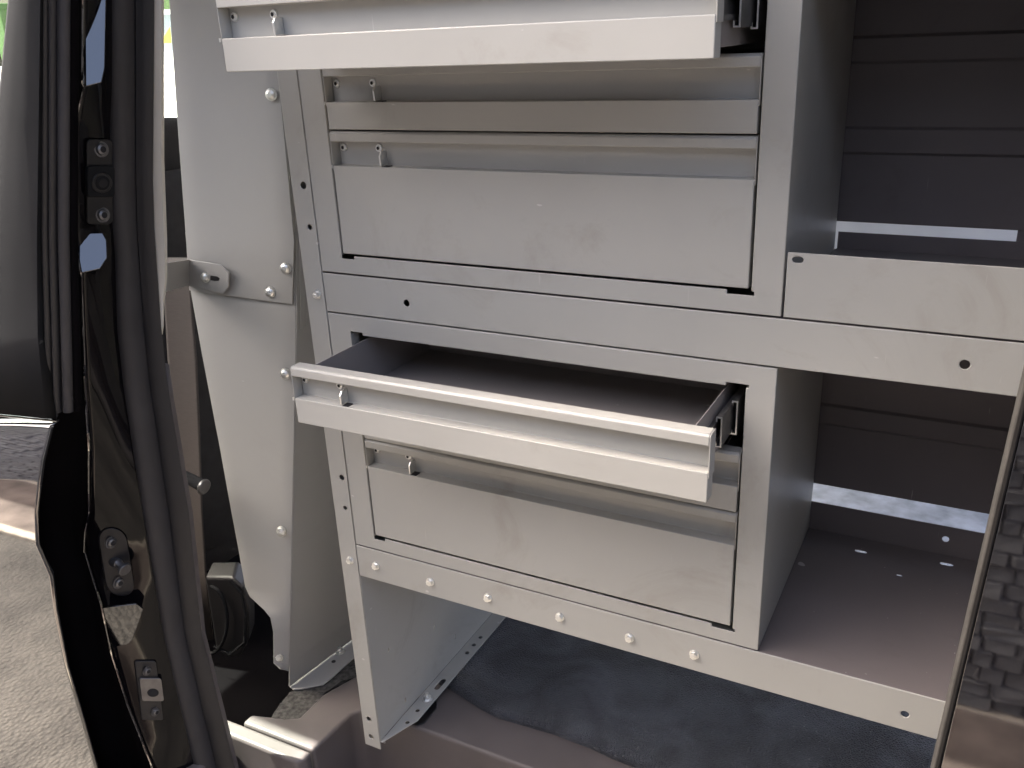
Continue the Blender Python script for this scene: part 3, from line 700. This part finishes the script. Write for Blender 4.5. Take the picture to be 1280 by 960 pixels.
# black felt carpet tongue under the bulkhead foot
fe = [(330, 905), (338, 898), (350, 880), (362, 866), (395, 850), (430, 820), (470, 800), (520, 800), (500, 850), (446, 846), (425, 852), (404, 868), (390, 888), (374, 905), (350, 910)]
fp = [at(u, v, z=-.402) for u, v in fe]
bmf = bmesh.new(); vsf = [bmf.verts.new(p) for p in fp]; bmf.faces.new(vsf); bmesh.ops.triangulate(bmf, faces=bmf.faces[:])
bmesh.ops.subdivide_edges(bmf, edges=bmf.edges[:], cuts=5, use_grid_fill=True)
for v_ in bmf.verts: v_.co.z += random.uniform(-.001, .0018)
gx = bmesh.ops.extrude_face_region(bmf, geom=bmf.faces[:]); bmesh.ops.translate(bmf, verts=[e for e in gx['geom'] if isinstance(e, bmesh.types.BMVert)], vec=(0, 0, -.012))
bmesh.ops.recalc_face_normals(bmf, faces=bmf.faces)
mef = bpy.data.meshes.new('carpet'); bmf.to_mesh(mef); bmf.free()
tag(finish(mef, 'carpet', 'felt', smooth=True), 'fuzzy black felt carpet edge under the bulkhead foot', 'carpet')

# rubber floor mat under the unit
ef = [(-.02, .18), (.02, .176), (.055, .168), (.10, .155), (.141, .148), (.20, .150), (.26, .152), (.32, .150), (.382, .143), (.5, .138), (.7, .135), (1.45, .135)]
rows = []
xs = [-.02 + i * .012 for i in range(122)]
for x in xs:
    e_ = interp(ef, x) + .0008 * math.sin(x * 31) + .0004 * math.sin(x * 83)
    r_ = []
    for k, (dy, dz) in enumerate(((.004, -.4045), (.0, -.401), (.001, -.394), (.005, -.391), (.011, -.3895), (.022, -.3895), (.045, -.3915), (.07, -.393), (.12, -.3935), (.2, -.3935), (.3, -.3935), (.5, -.394))):
        seam = -.0015 * math.exp(-((x - .52 - .12 * (dy - .1)) / .010) ** 2) if dy > .03 else 0
        wob = .0005 * math.sin(x * 17 + dy * 23) if dy > .02 else 0
        r_.append((x, e_ + dy, dz + seam + wob))
    rows.append(r_)
tag(MB().grid(rows).build('floor_mat', 'rubber_mat', smooth=True), 'blue black pebble grain rubber floor mat with rolled front edge below the rail', 'floor mat')

# ------------------------------------------------------------------ cab seen through the gap
seat = thing('front_seat', 'charcoal cloth front seat behind the gap beside the seal', 'seat', (-.85, .45, -.42))
def blob(name, c, r, m, parent, pw=.55, n=16):
    mb = MB(); rows = []
    f = lambda t: math.copysign(abs(t) ** pw, t)
    for i in range(n + 1):
        a = -math.pi / 2 + math.pi * i / n
        rows.append([(c[0] + r[0] * f(math.cos(a)) * f(math.cos(b)), c[1] + r[1] * f(math.cos(a)) * f(math.sin(b)), c[2] + r[2] * f(math.sin(a))) for b in [2 * math.pi * j / 24 for j in range(25)]])
    return mb.grid(rows).build(name, m, parent, smooth=True)
blob('backrest', (-.72, .43, .05), (.11, .25, .44), 'seat_cloth', seat)
hc = at(203, 195, y=.42)
blob('headrest', (hc.x, .42, hc.z), (.06, .115, .075), 'seat_cloth', seat, .7)
blob('seat_base', (-.95, .43, -.33), (.32, .26, .09), 'seat_cloth', seat)
for k in (-.05, .05): MB().tube([(hc.x, .42 + k, .40), (hc.x, .42 + k, hc.z)], .006).build('headrest_post', 'dark_steel', seat)
# side moulding of the seat base with a round recess
mo = MB().prism([at(u, v, y=.10) for u, v in ((256, 722), (290, 722), (304, 735), (311, 760), (311, 800), (300, 822), (285, 822), (270, 812))], (-.03, .05, 0)).build('side_moulding', 'black_plastic', seat, bevel=.006, seg=3)
cc = [at(262 + 22 * math.cos(t), 775 + 42 * math.sin(t), y=.093) for t in [-1.5 + 3.0 * k / 14 for k in range(15)]]
MB().tube(cc, .0035, 8).build('recess_rim', 'trim_grey', mo, smooth=True)
cc = [at(u, v, y=.094) for u, v in ((288, 726), (302, 742), (307, 770), (306, 803), (288, 818), (268, 808))]
MB().tube(cc, .003, 8).build('moulding_rib', 'trim_grey', mo, smooth=True)
hp = [at(u, v, y=.02) for u, v in ((222, 592), (240, 600), (254, 608))]
lv = thing('seat_lever', 'dark grey tubular lever with round end cap poking out beside the belt', 'lever', tuple(hp[0]))
MB().tube([hp[0] - (hp[2] - hp[0]) * 1.0, hp[0], hp[1], hp[2]], .0105, 16).build('handle', 'trim_grey', lv, smooth=True)
dv = (hp[2] - hp[0]).normalized()
MB().tube([hp[2] - dv * .002, hp[2] + dv * .005], [.0135, .0135], 20).build('end_cap', 'dark_steel', lv, bevel=.002)
# seat belt webbing
rows = []
for v, ua, ub in ((322, 203, 237), (345, 204, 238), (380, 206, 240), (450, 210, 246), (520, 216, 249), (580, 222, 251), (640, 227, 253), (720, 236, 258), (800, 246, 266)):
    rows.append([at(ua + (ub - ua) * t, v, y=.17 + .002 * math.sin(t * 3.1)) for t in (0, .08, .5, .92, 1)])
tag(MB().grid(rows).build('seat_belt', 'belt', solid=.002, smooth=True), 'dark brown seat belt webbing hanging behind the door seal', 'seat belt')
cab = thing('cab_lining', 'black cab floor and door lining in deep shade beyond the bulkhead', 'lining', (-1, .2, -.5))
MB().box(-2.0, -.31, -.20, 1.4, -.62, -.58).build('cab_floor', 'matte_black', cab)
MB().box(-2.0, -.50, -.22, -.18, -.62, .22).build('door_lining', 'black_plastic', cab)
MB().box(-1.6, -1.45, -.1, 1.4, -.6, .28).build('dash_panel', 'black_plastic', cab, bevel=.03, seg=3)
MB().add([(-1.75, -.2, .3), (-1.75, 1.45, .3), (-1.2, 1.45, 1.0), (-1.2, -.2, 1.0)], [(0, 1, 2, 3)]).build('windscreen', 'tinted_glass', V, solid=.004)
